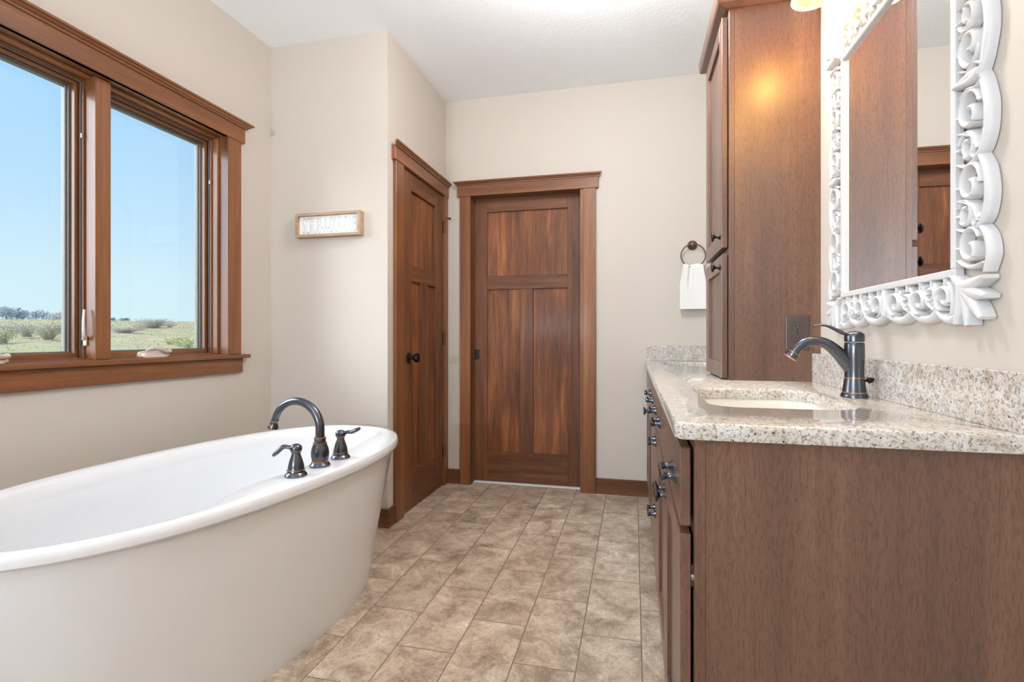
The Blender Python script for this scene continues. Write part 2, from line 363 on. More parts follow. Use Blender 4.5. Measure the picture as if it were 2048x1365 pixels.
# ------------------------------------------------------------------ interior doors
def crown(bm, prof, a0, a1, fx, mi=0, ret0=True, ret1=True):
    """moulding: prof [(out, z)], run a0..a1; fx(along, out, z) -> point.  End overhang follows 'out'"""
    rings = []
    for a, s, r in ((a0, -1, ret0), (a1, 1, ret1)):
        rings.append([fx(a+(s*max(o, 0) if r else 0), o, z) for o, z in prof])
    ring_loft(bm, rings, True, True, mi=mi)
CROWN = [(-.002, 0), (.006, 0), (.007, .006), (.013, .010), (.016, .016), (.022, .018), (.022, .027), (-.002, .027)]
def interior_door(root, fx, a0, a1, zt, panels, thick, along, mats):
    """leaf built of stiles, rails and recessed panels; fx(along, depth, z); panels list of (a0,a1,z0,z1)"""
    def bx(bm, s0, s1, d0, d1, z0, z1, mi, bev=.0015):
        p, q = fx(s0, d0, z0), fx(s1, d1, z1)
        box(bm, *[v for k in range(3) for v in (min(p[k], q[k]), max(p[k], q[k]))], bev=bev, mi=mi)
    bm = BM()
    (p0, p1, q0, q1) = panels[0]; lo = panels[1:]
    z0 = .008
    bx(bm, a0, p0, 0, thick, z0, zt, 0); bx(bm, p1, a1, 0, thick, z0, zt, 0)
    bx(bm, p0, p1, 0, thick, q1, zt, 1); bx(bm, p0, p1, 0, thick, lo[0][3], q0, 1); bx(bm, p0, p1, 0, thick, z0, lo[0][2], 1)
    bx(bm, lo[0][1], lo[1][0], 0, thick, lo[0][2], lo[0][3], 0)
    leaf = obj('door_leaf', bm, [M['doorZ'], M['door'+along]], root)
    for p in panels:
        bm = BM(); bx(bm, p[0]-.004, p[1]+.004, .016, thick-.008, p[2]-.004, p[3]+.004, 0, 0); obj('door_panel', bm, M['panel'], leaf)
    return leaf
# pocket door in the far wall
d2 = thing('door_2', 'wide brown pocket door with three panels in the far wall', 'door', (-.72, YB, 0), kind='structure')
fB = lambda a, d, z: (a, YB-d, z)      # outward from the far wall
for nm, x0, x1 in (('casing', -1.168, -1.092), ('casing', -.322, -.239)):
    bm = BM(); box(bm, x0, x1, YB-.021, YB+.0, 0, 1.990, bev=.002); obj(nm, bm, M['trimZ'], d2)
bm = BM(); box(bm, -1.185, -.222, YB-.026, YB, 1.988, 2.062, bev=.002); obj('header', bm, M['trimX'], d2)
bm = BM(); crown(bm, [(o, z) for o, z in CROWN], -1.187, -.220, lambda a, o, z: (a, YB-.026-o, 2.060+z)); obj('crown_moulding', bm, M['trimX'], d2)
for x0, x1 in ((-1.110, -1.092), (-.340, -.322)):
    bm = BM(); box(bm, x0+.0, x1, YB-.012, YB+.075, 0, 1.998); obj('jamb', bm, M['trimZ'], d2)
bm = BM(); box(bm, -1.110, -.322, YB-.012, YB+.075, 1.990, 2.003); obj('head_jamb', bm, M['trimX'], d2)
leaf = interior_door(d2, lambda a, d, z: (a, YB+.080+d, z), -1.140, -.300, 2.0, [(-1.001, -.433, 1.446, 1.895), (-1.001, -.764, .215, 1.353), (-.673, -.433, .215, 1.353)], .035, 'X', M)
bm = BM(); box(bm, -1.105, -1.057, YB+.0775, YB+.081, .861, .930, bev=.001); pl = obj('pocket_pull', bm, M['orbdark'], leaf)
bm = BM(); box(bm, -1.098, -1.074, YB+.0765, YB+.0785, .868, .924, bev=.001); obj('finger_cup', bm, M['black'], leaf)
bm = BM(); box(bm, -1.092, -.322, YB+.045, YB+.079, 0, .007, bev=.002); obj('threshold', bm, M['strip'], d2)
# narrow closet door
d1 = thing('door_1', 'narrow brown closet door with black knob and three hinges', 'door', (XJ, 2.98, 0), kind='structure')
for y0, y1 in ((2.558, 2.655), (3.290, 3.357)):
    bm = BM(); box(bm, XJ, XJ+.020, y0, y1, 0, 1.990, bev=.002); obj('casing', bm, M['trimZ'], d1)
bm = BM(); box(bm, XJ, XJ+.025, 2.540, 3.358, 1.988, 2.062, bev=.002); obj('header', bm, M['trimY'], d1)
bm = BM(); crown(bm, CROWN, 2.538, 3.358, lambda a, o, z: (XJ+.025+o, a, 2.060+z), ret1=False); obj('crown_moulding', bm, M['trimY'], d1)
for y0, y1 in ((2.655, 2.674), (3.297, 3.309)):
    bm = BM(); box(bm, XJ-.09, XJ+.004, y0, y1, 0, 1.999); obj('jamb', bm, M['trimZ'], d1)
bm = BM(); box(bm, XJ-.09, XJ+.004, 2.672, 3.300, 1.994, 2.004); obj('head_jamb', bm, M['trimY'], d1)
leaf = interior_door(d1, lambda a, d, z: (XJ+.004-d, a, z), 2.676, 3.293, 1.992, [(2.789, 3.167, 1.440, 1.884), (2.789, 2.928, .230, 1.350), (3.026, 3.167, .230, 1.350)], .035, 'Y', M)
bm = BM(); lathe(bm, (XJ+.003, 2.748, .898), [(.032, 0), (.032, .005), (.026, .010), (.012, .013), (.010, .030), (.018, .036), (.026, .044), (.029, .054), (.026, .063), (.015, .069), (0, .070)], (1, 0, 0)); obj('door_knob', bm, M['orbdark'], leaf, True)
for z0, z1 in ((1.730, 1.818), (.961, 1.054), (.195, .285)):
    bm = BM(); lathe(bm, (XJ+.013, 3.302, z0), [(.0, 0), (.009, .001), (.009, z1-z0), (.006, z1-z0+.005), (0, z1-z0+.008)], n=14); box(bm, XJ+.003, XJ+.012, 3.289, 3.316, z0, z1)
    h = obj('hinge', bm, M['orbdark'], d1, True)
    if z0 > 1.5:
        bm = BM(); tube(bm, [(XJ+.013, 3.302, 1.830), (XJ+.03, 3.296, 1.838), (XJ+.05, 3.298, 1.832)], .0035, 8); lathe(bm, (XJ+.048, 3.298, 1.832), [(.0, 0), (.009, .001), (.009, .010), (0, .012)], (1, 0, -.2), 12); obj('door_stop', bm, M['bronze'], h, True)

# ------------------------------------------------------------------ bathtub window
w1 = thing('window_1', 'brown wood framed double casement window looking onto the prairie', 'window', (XL, 1.596, .925), kind='structure')
XC = XL+.020; WY0, WY1 = .973, 2.163; WZ0, WZ1 = .930, 2.030
for y0, y1 in ((.885, .967), (2.169, 2.251)):
    bm = BM(); box(bm, XL, XC, y0, y1, .930, 2.032, bev=.002); obj('casing', bm, M['trimZ'], w1)
bm = BM(); box(bm, XL, XC+.005, .863, 2.273, 2.030, 2.108, bev=.002); obj('header', bm, M['trimY'], w1)
bm = BM(); crown(bm, [(o*1.35, z) for o, z in CROWN], .861, 2.275, lambda a, o, z: (XC+.005+o, a, 2.106+z)); obj('crown_moulding', bm, M['trimY'], w1)
bm = BM(); box(bm, XL-.07, XC+.022, .841, 2.295, .910, .929, bev=.003); obj('stool', bm, M['trimY'], w1)
bm = BM(); box(bm, XL, XC, .875, 2.262, .836, .909, bev=.002); obj('apron', bm, M['trimY'], w1)
def frame_rect(bm, x0, x1, y0, y1, z0, z1, wy, wb, wt, bev=.0015, my=0, mz=1):
    box(bm, x0, x1, y0, y0+wy, z0, z1, bev=bev, mi=mz); box(bm, x0, x1, y1-wy, y1, z0, z1, bev=bev, mi=mz)
    box(bm, x0, x1, y0+wy, y1-wy, z0, z0+wb, bev=bev, mi=my); box(bm, x0, x1, y0+wy, y1-wy, z1-wt, z1, bev=bev, mi=my)
bm = BM(); frame_rect(bm, XL-.034, XC-.001, WY0-.006, WY1+.006, WZ0, WZ1+.006, .006, .0005, .006); obj('jamb_extension', bm, [M['trimY'], M['trimZ']], w1)
bm = BM(); frame_rect(bm, XL-.158, XL-.0355, WY0, WY1, WZ0-.003, WZ1, .0125, .008, .0125); obj('window_frame', bm, [M['trimY'], M['trimZ']], w1)
bm = BM(); box(bm, XL-.158, XL-.014, 1.538, 1.598, WZ0+.001, WZ1-.001, bev=.002); obj('mullion', bm, M['trimZ'], w1)
for k, (y0, y1) in enumerate(((WY0+.0125, 1.538), (1.598, WY1-.0125))):
    zb, zt = .935, WZ1-.0125
    bm = BM(); frame_rect(bm, XL-.080, XL-.066, y0, y1, zb-.001, zt, .007, .004, .007); obj('screen_track', bm, [M['trimY'], M['trimZ']], w1)
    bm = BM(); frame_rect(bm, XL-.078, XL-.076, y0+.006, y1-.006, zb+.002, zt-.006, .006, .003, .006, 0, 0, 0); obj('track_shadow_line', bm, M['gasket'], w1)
    bm = BM(); frame_rect(bm, XL-.150, XL-.090, y0+.003, y1-.003, zb, zt-.003, .018, .023, .018, .002); sash = obj('sash', bm, [M['trimY'], M['trimZ']], w1)
    bm = BM(); frame_rect(bm, XL-.145, XL-.112, y0+.020, y1-.020, zb+.022, zt-.020, .007, .004, .007, .001, 0, 0); obj('gasket', bm, M['gasket'], sash)
    bm = BM(); frame_rect(bm, XL-.142, XL-.124, y0+.026, y1-.026, zb+.025, zt-.026, .006, .004, .006, .001, 0, 0); obj('spacer', bm, M['alu'], sash)
    bm = BM(); box(bm, XL-.137, XL-.133, y0+.026, y1-.026, zb+.025, zt-.026); obj('glass_pane', bm, M['glass'], sash)
    # crank operator on the sill
    yc = 1.815 if k else 1.815-.612
    bm = BM()
    prof = [(-.072, .020), (-.060, .030), (-.045, .034), (.045, .034), (.060, .030), (.072, .020)]
    rings = []
    for s, w in ((-.076, .2), (-.066, .8), (-.045, 1), (.03, 1), (.055, .9), (.074, .35)):
        rings.append([(XL-.052+.020*w*math.cos(a)*1.0, yc+s, .929+.030*max(0, math.sin(a))*(.5+.5*w)) for a in [math.pi*i/8 for i in range(9)]])
    ring_loft(bm, rings, True, True); cr = obj('crank_cover', bm, M['hard'], w1, True)
    bm = BM(); tube(bm, smooth_path([(XL-.040, yc-.045, .961), (XL-.036, yc-.02, .968), (XL-.034, yc+.015, .966), (XL-.033, yc+.045, .954), (XL-.034, yc+.066, .956)], 5), interp([.004, .006, .008, .009, .010], 21), 10); obj('crank_handle', bm, M['hard'], cr, True)
bm = BM(); yv = 1.531
tube(bm, smooth_path([(XL-.056, yv-.004, 1.010), (XL-.047, yv-.012, 1.030), (XL-.047, yv-.013, 1.08), (XL-.050, yv-.008, 1.125)], 5), interp([.008, .006, .005, .004], 16), 10)
box(bm, XL-.074, XL-.052, yv, yv+.006, .985, 1.022, bev=.002); obj('lock_lever', bm, M['hard'], w1, True)
for y_, z_ in ((1.539, 1.79), (2.151, 1.79)):
    bm = BM(); box(bm, XL-.076, XL-.070, y_-.012, y_-.004, z_, z_+.018, bev=.001); obj('screen_clip', bm, M['hard'], w1)
# window added behind the camera to carry the rear fill lights
w2 = thing('rear_fill_window', 'small window added behind the camera for fill light', 'window', (-1.4, YR, 1.0), kind='structure')
bm = BM()
for x0, x1 in ((-1.9, -1.84), (-.96, -.90)): box(bm, x0, x1, YR-.1, YR+.02, 1.0, 2.3)
box(bm, -1.84, -.96, YR-.1, YR+.02, 1.0, 1.06); box(bm, -1.84, -.96, YR-.1, YR+.02, 2.24, 2.3); obj('window_frame', bm, M['trimX'], w2)
bm = BM(); box(bm, -1.85, -.95, YR-.05, YR-.045, 1.05, 2.25); obj('glass_pane', bm, M['glass'], w2)

# ------------------------------------------------------------------ bathtub
TC = Vector((-1.375, 1.502, 0)); TH = -.0905; NEXP = 2.35
tx, ty = Vector((math.cos(TH), math.sin(TH), 0)), Vector((-math.sin(TH), math.cos(TH), 0))
NT = 96
def tub_ring(a, b, z, inner=0.0, zdeck=0.0):
    out = []
    for i in range(NT):
        t = 2*math.pi*i/NT; c, s = math.cos(t), math.sin(t)
        x = a*math.copysign(abs(c)**(2/NEXP), c); y = b*math.copysign(abs(s)**(2/NEXP), s)
        zz = z
        if inner > 0:   # widen the deck that carries the taps on the room side
            w = ss(-.62*b, -.20*b, y)*(1-.55*ss(.62*b, .98*b, y))*ss(.05*a, .75*a, x)
            x -= inner*w
        out.append(TC + tx*x + ty*y + Vector((0, 0, zz)))
    return out
A, B, ZR = .421, .797, .580
tub = thing('bathtub', 'white oval freestanding bathtub under the window', 'bathtub', (TC.x, TC.y, 0))
bm = BM()
rings = [tub_ring(.335, .632, 0), tub_ring(.338, .636, .012)]
for k in range(1, 13):
    f = k/12; e = f**1.12
    rings.append(tub_ring(.338+(A-.020-.338)*e, .636+(B-.022-.636)*e, .012+(ZR-.046)*f))
ring_loft(bm, rings, True, False); obj('skirt', bm, M['white'], tub, True)
bm = BM()
D = .115
prof = [(.030, -.036, 0), (.006, -.036, 0), (.001, -.031, 0), (0, -.022, 0), (.001, -.010, 0), (.005, -.003, 0), (.013, 0, 0), (.024, -.0005, .35), (.034, -.003, .9), (.042, -.008, 1), (.050, -.018, 1), (.062, -.05, 1)]
rings = [tub_ring(A-i, B-i, ZR+z, D*w) for i, z, w in prof]
for k in range(1, 11):
    f = k/10; q = math.sin(f*math.pi/2)
    i = .062+.150*(1-math.cos(f*math.pi/2)); zz = ZR-.05-.39*q
    rings.append(tub_ring(A-i, B-i*1.45+.028, zz, D*(1-.5*f)))
rings.append(tub_ring(.14, .42, ZR-.445, D*.2)); rings.append(tub_ring(.02, .1, ZR-.447, 0))
ring_loft(bm, rings, False, True); obj('tub_rim', bm, M['white'], tub, True)
bm = BM(); lathe(bm, TC+Vector((0, .0, ZR-.446)), [(.038, 0), (.038, .004), (.03, .006), (0, .006)]); obj('drain', bm, M['orb'], tub, True)

# ------------------------------------------------------------------ bathtub taps
F0 = Vector((-1.041, 1.538, ZR))
tf = thing('bath_faucet', 'dark bronze gooseneck bathtub faucet with two lever handles on the tub rim', 'faucet', F0)
bm = BM(); lathe(bm, F0, [(.033, -.002), (.034, .004), (.030, .010), (.026, .014), (.0255, .018), (.029, .030), (.030, .045), (.027, .062), (.022, .074), (.0215, .078)]); lathe(bm, F0, [(.019, .080), (.019, .094), (.018, .098)])
bp_ = obj('spout_base', bm, M['orb'], tf, True)
for r, h in ((.0275, .0165), (.0228, .078), (.0200, .096)):
    bm = BM(); lathe(bm, F0, [(r-.004, h-.0025), (r, h-.0015), (r, h+.0015), (r-.004, h+.0025)]); obj('collar_ring', bm, M['copper'], bp_, True)
dirS = -tx
pts = [F0+Vector((0, 0, .09)), F0+Vector((0, 0, .110))] + [F0 + Vector((0, 0, .126)) + dirS*(.097-.097*math.cos(a)) + Vector((0, 0, .090*math.sin(a))) for a in [math.radians(168)*i/22 for i in range(23)]]
bm = BM(); tube(bm, pts, interp([.0150, .0150, .0145, .0135, .0125, .0120], len(pts)), 20); sp_ = obj('spout', bm, M['orb'], tf, True)
tip = pts[-1]; dn = (pts[-1]-pts[-2]).normalized()
bm = BM(); lathe(bm, tip, [(.013, -.004), (.013, .010), (.015, .018), (.0185, .026), (.0185, .029), (.010, .029)], dn); obj('nozzle', bm, M['orb'], sp_, True)
bm = BM(); lathe(bm, tip, [(.011, .000), (.0145, .001), (.0145, .004), (.011, .005)], dn); lathe(bm, tip, [(.015, .0275), (.0192, .028), (.0192, .030), (.012, .0305)], dn); obj('nozzle_ring', bm, M['copper'], sp_, True)
def tap(c, d, drop=0.0):
    bm = BM(); lathe(bm, c, [(.033, -.002), (.034, .003), (.031, .008), (.027, .012), (.0265, .018), (.0245, .022), (.0245, .030), (.020, .048), (.0145, .064), (.0125, .070)]); lathe(bm, c, [(.0135, .074), (.0175, .080), (.0185, .087), (.016, .095), (.009, .100), (0, .101)])
    h = obj('handle', bm, M['orb'], tf, True)
    for r, hh in ((.0275, .0195), (.0142, .0720)):
        bm = BM(); lathe(bm, c, [(r-.004, hh-.0022), (r, hh-.0012), (r, hh+.0012), (r-.004, hh+.0022)]); obj('handle_ring', bm, M['copper'], h, True)
    d = Vector(d).normalized(); up = Vector((0, 0, 1)); s = d.cross(up)
    p = smooth_path([c+up*.088+d*.014, c+up*.091+d*.028, c+up*.090+d*.042, c+up*(.080+drop)+d*.060, c+up*(.074+drop*1.6)+d*.070], 5)
    bm = BM(); tube(bm, p, [(a, b) for a, b in zip(interp([.007, .008, .013, .0145, .010], len(p)), interp([.007, .006, .0075, .0075, .005], len(p)))], 12, flat=s); obj('lever', bm, M['orb'], h, True)
tap(Vector((-1.040, 1.410, ZR)), (-.95, -.25, 0), -.006); tap(Vector((-1.037, 1.657, ZR)), (1, .25, .10), .016)

# ------------------------------------------------------------------ framed sign
sg = thing('wall_sign', 'small rustic framed white word sign on the narrow wall', 'sign', (-1.615, YS, 1.566))
x0, x1, z0, z1 = -1.815, -1.420, 1.566, 1.698; yf = YS-.042
bm = BM(); w = .016
box(bm, x0, x1, yf, YS-.001, z0, z0+w, bev=.001); box(bm, x0, x1, yf, YS-.001, z1-w, z1, bev=.001); box(bm, x0, x0+w, yf, YS-.001, z0+w, z1-w, bev=.001); box(bm, x1-w, x1, yf, YS-.001, z0+w, z1-w, bev=.001)
obj('sign_frame', bm, M['rustic'], sg)
bm = BM(); box(bm, x0+w, x1-w, YS-.024, YS-.012, z0+w, z1-w); obj('sign_board', bm, M['board'], sg)
cu = bpy.data.curves.new('t', 'FONT'); cu.body = 'SCRUB-A-DUB-DUB'; cu.size = 1; cu.extrude = .0; cu.align_x = 'CENTER'; cu.resolution_u = 3; cu.offset = -.012
to = bpy.data.objects.new('t', cu); COL.objects.link(to); bpy.context.view_layer.update()
me = bpy.data.meshes.new_from_object(to.evaluated_get(bpy.context.evaluated_depsgraph_get())); bpy.data.objects.remove(to)
bm = BM(); bm.from_mesh(me); bpy.data.meshes.remove(me)
xs = [v.co.x for v in bm.verts]; ys = [v.co.y for v in bm.verts]; sx = (x1-x0-2*w-.035)/(max(xs)-min(xs)); sy = (z1-z0-2*w-.014)/(max(ys)-min(ys)); mx_, my_ = (max(xs)+min(xs))/2, (max(ys)+min(ys))/2
for v in bm.verts: v.co = Vector(((v.co.x-mx_)*sx+(x0+x1)/2+.006, YS-.0252, (v.co.y-my_)*sy+(z0+z1)/2))
r = bmesh.ops.extrude_face_region(bm, geom=list(bm.faces)); bmesh.ops.translate(bm, verts=[g for g in r['geom'] if isinstance(g, bmesh.types.BMVert)], vec=(0, -.0015, 0))
obj('sign_lettering', bm, M['letter'], sg)

# ------------------------------------------------------------------ towel ring and towel
tr = thing('towel_ring', 'round bronze towel ring on the far wall', 'towel ring', (.357, YB, 1.592))
bm = BM(); lathe(bm, (.357, YB, 1.592), [(.030, 0), (.030, .005), (.024, .012), (.014, .018), (.010, .022), (.009, .040), (.011, .046), (0, .048)], (0, -1, 0)); obj('mount', bm, M['bronze'], tr, True)
bm = BM(); RR = .072; cz = 1.522
pts = [(.357+RR*math.sin(a), YB-.038-.012*(1-math.cos(a))/2, cz+RR*math.cos(a)) for a in [2*math.pi*i/48 for i in range(48)]]
ps = [Vector(p) for p in pts]; rings = []
for k, p in enumerate(ps):
    t = (ps[(k+1) % 48]-ps[k-1]).normalized(); u = Vector((0, 1, 0)); u = (u-t*u.dot(t)).normalized(); w_ = t.cross(u)
    rings.append([p+(u*math.cos(2*math.pi*i/10)+w_*math.sin(2*math.pi*i/10))*.0042 for i in range(10)])
rings.append(rings[0]); ring_loft(bm, rings); bmesh.ops.remove_doubles(bm, verts=bm.verts, dist=1e-5); obj('ring', bm, M['bronze'], tr, True)
bm = BM(); nu, nv = 40, 44; yr = YB-.050
def towel_pt(u, v, side):
    # u across 0..1, v 0 (over the ring) .. 1 (hem)
    gather = ss(0, .55, v); wid = .112+.046*gather-.006*ss(.9, 1, v)
    x = .355+(u-.5)*wid+.004*math.sin(v*5+1)*(u-.5)
    fold = .0035*math.sin(u*7+.6)*(1-.5*v)+.0012*math.sin(u*19+1.7)*(1-.7*v)+.010*math.exp(-((u-.34)/.05)**2)*(1-ss(.2, .75, v))*(-1)
    z = 1.468-.277*v+.003*math.cos(u*9)*(1-v)*(1-ss(0, .15, v))
    y = yr+side*(.004+.009*ss(0, .08, v))+(-fold if side < 0 else fold*.2)
    return Vector((x, y, z))
loop = [(u/nu, -1) for u in range(nu+1)] + [(u/nu, 1) for u in range(nu, -1, -1)]
rings = []
for k in range(nv+1):
    v = k/nv; rings.append([towel_pt(u, v, s) for u, s in loop])
ring_loft(bm, rings, True, True); hem = obj('hand_towel', bm, M['towel'], None, True, origin=(.355, yr, 1.468)); tag(hem, 'white hand towel hanging from the bronze ring', 'towel')

# ------------------------------------------------------------------ vanity cabinets
ZT, ZU = .870, .840       # worktop top and underside
XF, XFF = .082, .1055      # door fronts, face frame
def pull(bm_name, c, vertical, parent):
    bm = BM(); c = Vector(c); ax = Vector((0, 0, 1)) if vertical else Vector((0, 1, 0)); out = Vector((-1, 0, 0)); L_ = .052
    for s in (-1, 1): lathe(bm, c+ax*s*.040, [(.0150, 0), (.0135, .003), (.0085, .008), (.0060, .014), (.0068, .020), (.0085, .024), (.0085, .026)], out, 16)
    oth = ax.cross(out); rings = []
    for s in (-1, -.96, -.75, 0, .75, .96, 1):
        hw = .0065 if abs(s) < .99 else .004; b = .0245+.0015*(1-s*s)
        rings.append([c+ax*s*L_+oth*hw*p+out*(b+q) for p, q in ((-1, 0), (1, 0), (1, .004), (.5, .006), (-.5, .006), (-1, .004))])
    ring_loft(bm, rings, True, True); return obj('pull_handle', bm, M['orb'], parent, True)
def knob(c, parent):
    bm = BM(); lathe(bm, c, [(.0125, 0), (.0110, .003), (.0065, .008), (.0055, .015), (.009, .019), (.0170, .0220), (.0182, .025), (.0168, .028), (.008, .0305), (0, .0308)], (-1, 0, 0), 24); return obj('knob', bm, M['orb'], parent, True)
def slab_front(name, y0, y1, z0, z1, parent, hasp=True):
    bm = BM(); box(bm, XF, XF+.019, y0, y1, z0, z1, bev=.002); d = obj(name, bm, M['cabY'], parent)
    if hasp: pull('p', (XF, (y0+y1)/2, (z0+z1)/2-.004), False, d)
    return d
def shaker(name, x, y0, y1, z0, z1, parent, st=.055):
    bm = BM()
    for a, b in ((y0, y0+st), (y1-st, y1)): box(bm, x, x+.019, a, b, z0, z1, bev=.0015, mi=0)
    for a, b in ((z0, z0+st), (z1-st, z1)): box(bm, x, x+.019, y0+st, y1-st, a, b, bev=.0015, mi=1)
    d = obj(name, bm, [M['cabZ'], M['cabY']], parent)
    bm = BM(); box(bm, x+.010, x+.016, y0+st-.004, y1-st+.004, z0+st-.004, z1-st+.004); obj('recessed_panel', bm, M['cabZ'], d); return d
def carcass(root, y0, y1, end=False):
    bm = BM(); box(bm, XFF+.019, XR, y0, y1, .10, ZU-.20); box(bm, XFF+.019, XFF+.035, y0, y1, ZU-.20, ZU); box(bm, XR-.02, XR, y0, y1, ZU-.20, ZU)
    obj('carcass', bm, M['cabZ'], root)
    bm = BM()
    box(bm, XFF, XFF+.019, y0, y0+.04, .10 if not end else 0, ZU); box(bm, XFF, XFF+.019, y1-.04, y1, .10, ZU); box(bm, XFF, XFF+.019, y0+.04, y1-.04, .10, .135); box(bm, XFF, XFF+.019, y0+.04, y1-.04, ZU-.03, ZU); box(bm, XFF, XFF+.019, y0+.04, y1-.04, .645, .70)
    obj('face_frame', bm, M['cabZ'], root)
    bm = BM(); box(bm, .165, .180, y0, y1, 0, .10); obj('toe_kick', bm, M['cabY'], root)
ZD0, ZD1, ZDB, ZDT = .676, .819, .108, .662
YN = .955
v1 = thing('vanity_cabinet', 'near brown vanity sink cabinet whose wood end panel faces the camera', 'cabinet', (.35, 1.4, 0), 'vanity base cabinets')
carcass(v1, YN+.012, 1.838, True)
bm = BM(); box(bm, XFF+.0185, XR, YN+.002, YN+.012, 0, ZU); obj('end_panel', bm, M['cabZ'], v1)
bm = BM(); box(bm, XFF, XFF+.0185, YN, YN+.012, 0, ZU, bev=.001); obj('end_stile', bm, M['cabZ'], v1)
slab_front('drawer', .972, 1.220, ZD0, ZD1, v1); slab_front('false_front', 1.226, 1.588, ZD0, ZD1, v1, False); slab_front('drawer', 1.594, 1.836, ZD0, ZD1, v1)
d = shaker('cabinet_door', XF, .972, 1.404, ZDB, ZDT, v1, .058); knob((XF, 1.376, .609), d)
bm = BM(); box(bm, XF+.019, XFF, .974, .990, .565, .605, bev=.002); lathe(bm, (XF+.019, .972, .585), [(.006, 0), (.006, .01)], (1, 0, 0), 10); obj('concealed_hinge', bm, M['steel'], d)
d = shaker('cabinet_door', XF, 1.410, 1.836, ZDB, ZDT, v1, .058); knob((XF, 1.440, .609), d)
v2 = thing('drawer_cabinet', 'middle brown vanity cabinet with stacked drawers below the tall tower', 'cabinet', (.35, 2.16, 0), 'vanity base cabinets')
carcass(v2, 1.840, 2.484)
slab_front('drawer', 1.844, 2.158, ZD0, ZD1, v2); slab_front('drawer', 2.164, 2.480, ZD0, ZD1, v2)
d = slab_front('drawer', 1.844, 2.480, .395, ZDT, v2, False); pull('p', (XF, 2.05, .615), False, d)
d = slab_front('drawer', 1.844, 2.480, ZDB, .389, v2, False); pull('p', (XF, 2.05, .345), False, d)
v3 = thing('vanity_cabinet', 'far brown vanity sink cabinet against the far wall', 'cabinet', (.35, 2.9, 0), 'vanity base cabinets')
carcass(v3, 2.486, YB-.002)
slab_front('drawer', 2.490, 2.738, ZD0, ZD1, v3); slab_front('false_front', 2.744, 3.098, ZD0, ZD1, v3, False); slab_front('drawer', 3.104, 3.345, ZD0, ZD1, v3, False)
d = shaker('cabinet_door', XF, 2.490, 2.915, ZDB, ZDT, v3, .058); knob((XF, 2.880, .609), d)
d = shaker('cabinet_door', XF, 2.921, 3.345, ZDB, ZDT, v3, .058); knob((XF, 2.955, .609), d)

# ------------------------------------------------------------------ worktop with two undermount sinks
def rrect(x0, x1, y0, y1, rads, z, ins=0.0, n=8):
    """rads order: (x1,y1),(x0,y1),(x0,y0),(x1,y0); ins shrinks (positive) the outline"""
    x0, x1, y0, y1 = x0+ins, x1-ins, y0+ins, y1-ins; out = []
    for (cx, cy, sx, sy, a0), r in zip(((x1, y1, -1, -1, 0), (x0, y1, 1, -1, 90), (x0, y0, 1, 1, 180), (x1, y0, -1, 1, 270)), rads):
        r = max(r-ins, .0008); ox, oy = cx+sx*r, cy+sy*r
        for i in range(n+1):
            a = math.radians(a0+90*i/n); out.append(Vector((ox+r*math.cos(a), oy+r*math.sin(a), z)))
    return out
HOLE = (.166, .468, 1.168, 1.585); HR = (.085, .06, .06, .085)
HOLE2 = (.166, .468, 2.735, 3.152)
OUT = (.070, XR-.001, .932, YB-.001); OR_ = (.002, .002, .022, .002)
ct = thing('worktop', 'speckled pale granite worktop with backsplash on the vanity', 'worktop', (.34, 2.15, ZU))
bm = BM()
def loops(spec, rads, steps, sgn): return [rrect(*spec, rads, z, sgn*i) for i, z in steps]
edge = [(.007, ZT), (.0035, ZT-.001), (.001, ZT-.0035), (0, ZT-.008), (0, ZU+.004), (.0015, ZU+.001), (.004, ZU)]
ho = [ring_loft(bm, loops(OUT, OR_, edge, 1)), ring_loft(bm, loops(HOLE, HR, [(i*.5, z) for i, z in edge], -1)), ring_loft(bm, loops(HOLE2, HR, [(i*.5, z) for i, z in edge], -1))]
for k in (0, -1):
    es = []
    for h in ho:
        r = h[k]
        for i in range(len(r)):
            e = bm.edges.get((r[i], r[(i+1) % len(r)]))
            if e: es.append(e)
    bmesh.ops.triangle_fill(bm, edges=es, use_beauty=True, use_dissolve=False, normal=(0, 0, 1))
obj('slab', bm, M['granite'], ct, True)
bm = BM(); box(bm, .578, XR-.0005, .934, 1.883, ZT-.001, .965, bev=.002); box(bm, .578, XR-.0005, 2.325, YB-.022, ZT-.001, .965, bev=.002); obj('backsplash', bm, M['granite'], ct)
bm = BM(); box(bm, .081, .578, YB-.021, YB-.0005, ZT-.001, .965, bev=.002); obj('end_splash', bm, M['granite'], ct)
def sink(hole, dy, label):
    x0, x1, y0, y1 = hole
    s = thing('sink_basin', label, 'sink', ((x0+x1)/2, (y0+y1)/2, ZU-.15), 'undermount sinks')
    bm = BM(); R4 = HR
    steps = [(-.030, ZU-.0005), (-.006, ZU-.0005), (-.004, ZU-.006), (.006, ZU-.06), (.016, ZU-.11), (.032, ZU-.132), (.060, ZU-.142), (.11, ZU-.146)]
    ring_loft(bm, [rrect(*hole, R4, z, i) for i, z in steps], False, True)
    obj('basin', bm, M['china'], s, True)
    bm = BM(); lathe(bm, ((x0+x1)/2, (y0+y1)/2, ZU-.147), [(.022, 0), (.022, .004), (.016, .005), (0, .004)]); obj('drain', bm, M['orb'], s, True)
sink(HOLE, 0, 'near cream undermount sink in front of the bronze faucet'); sink(HOLE2, 0, 'far cream undermount sink beyond the tall cabinet')

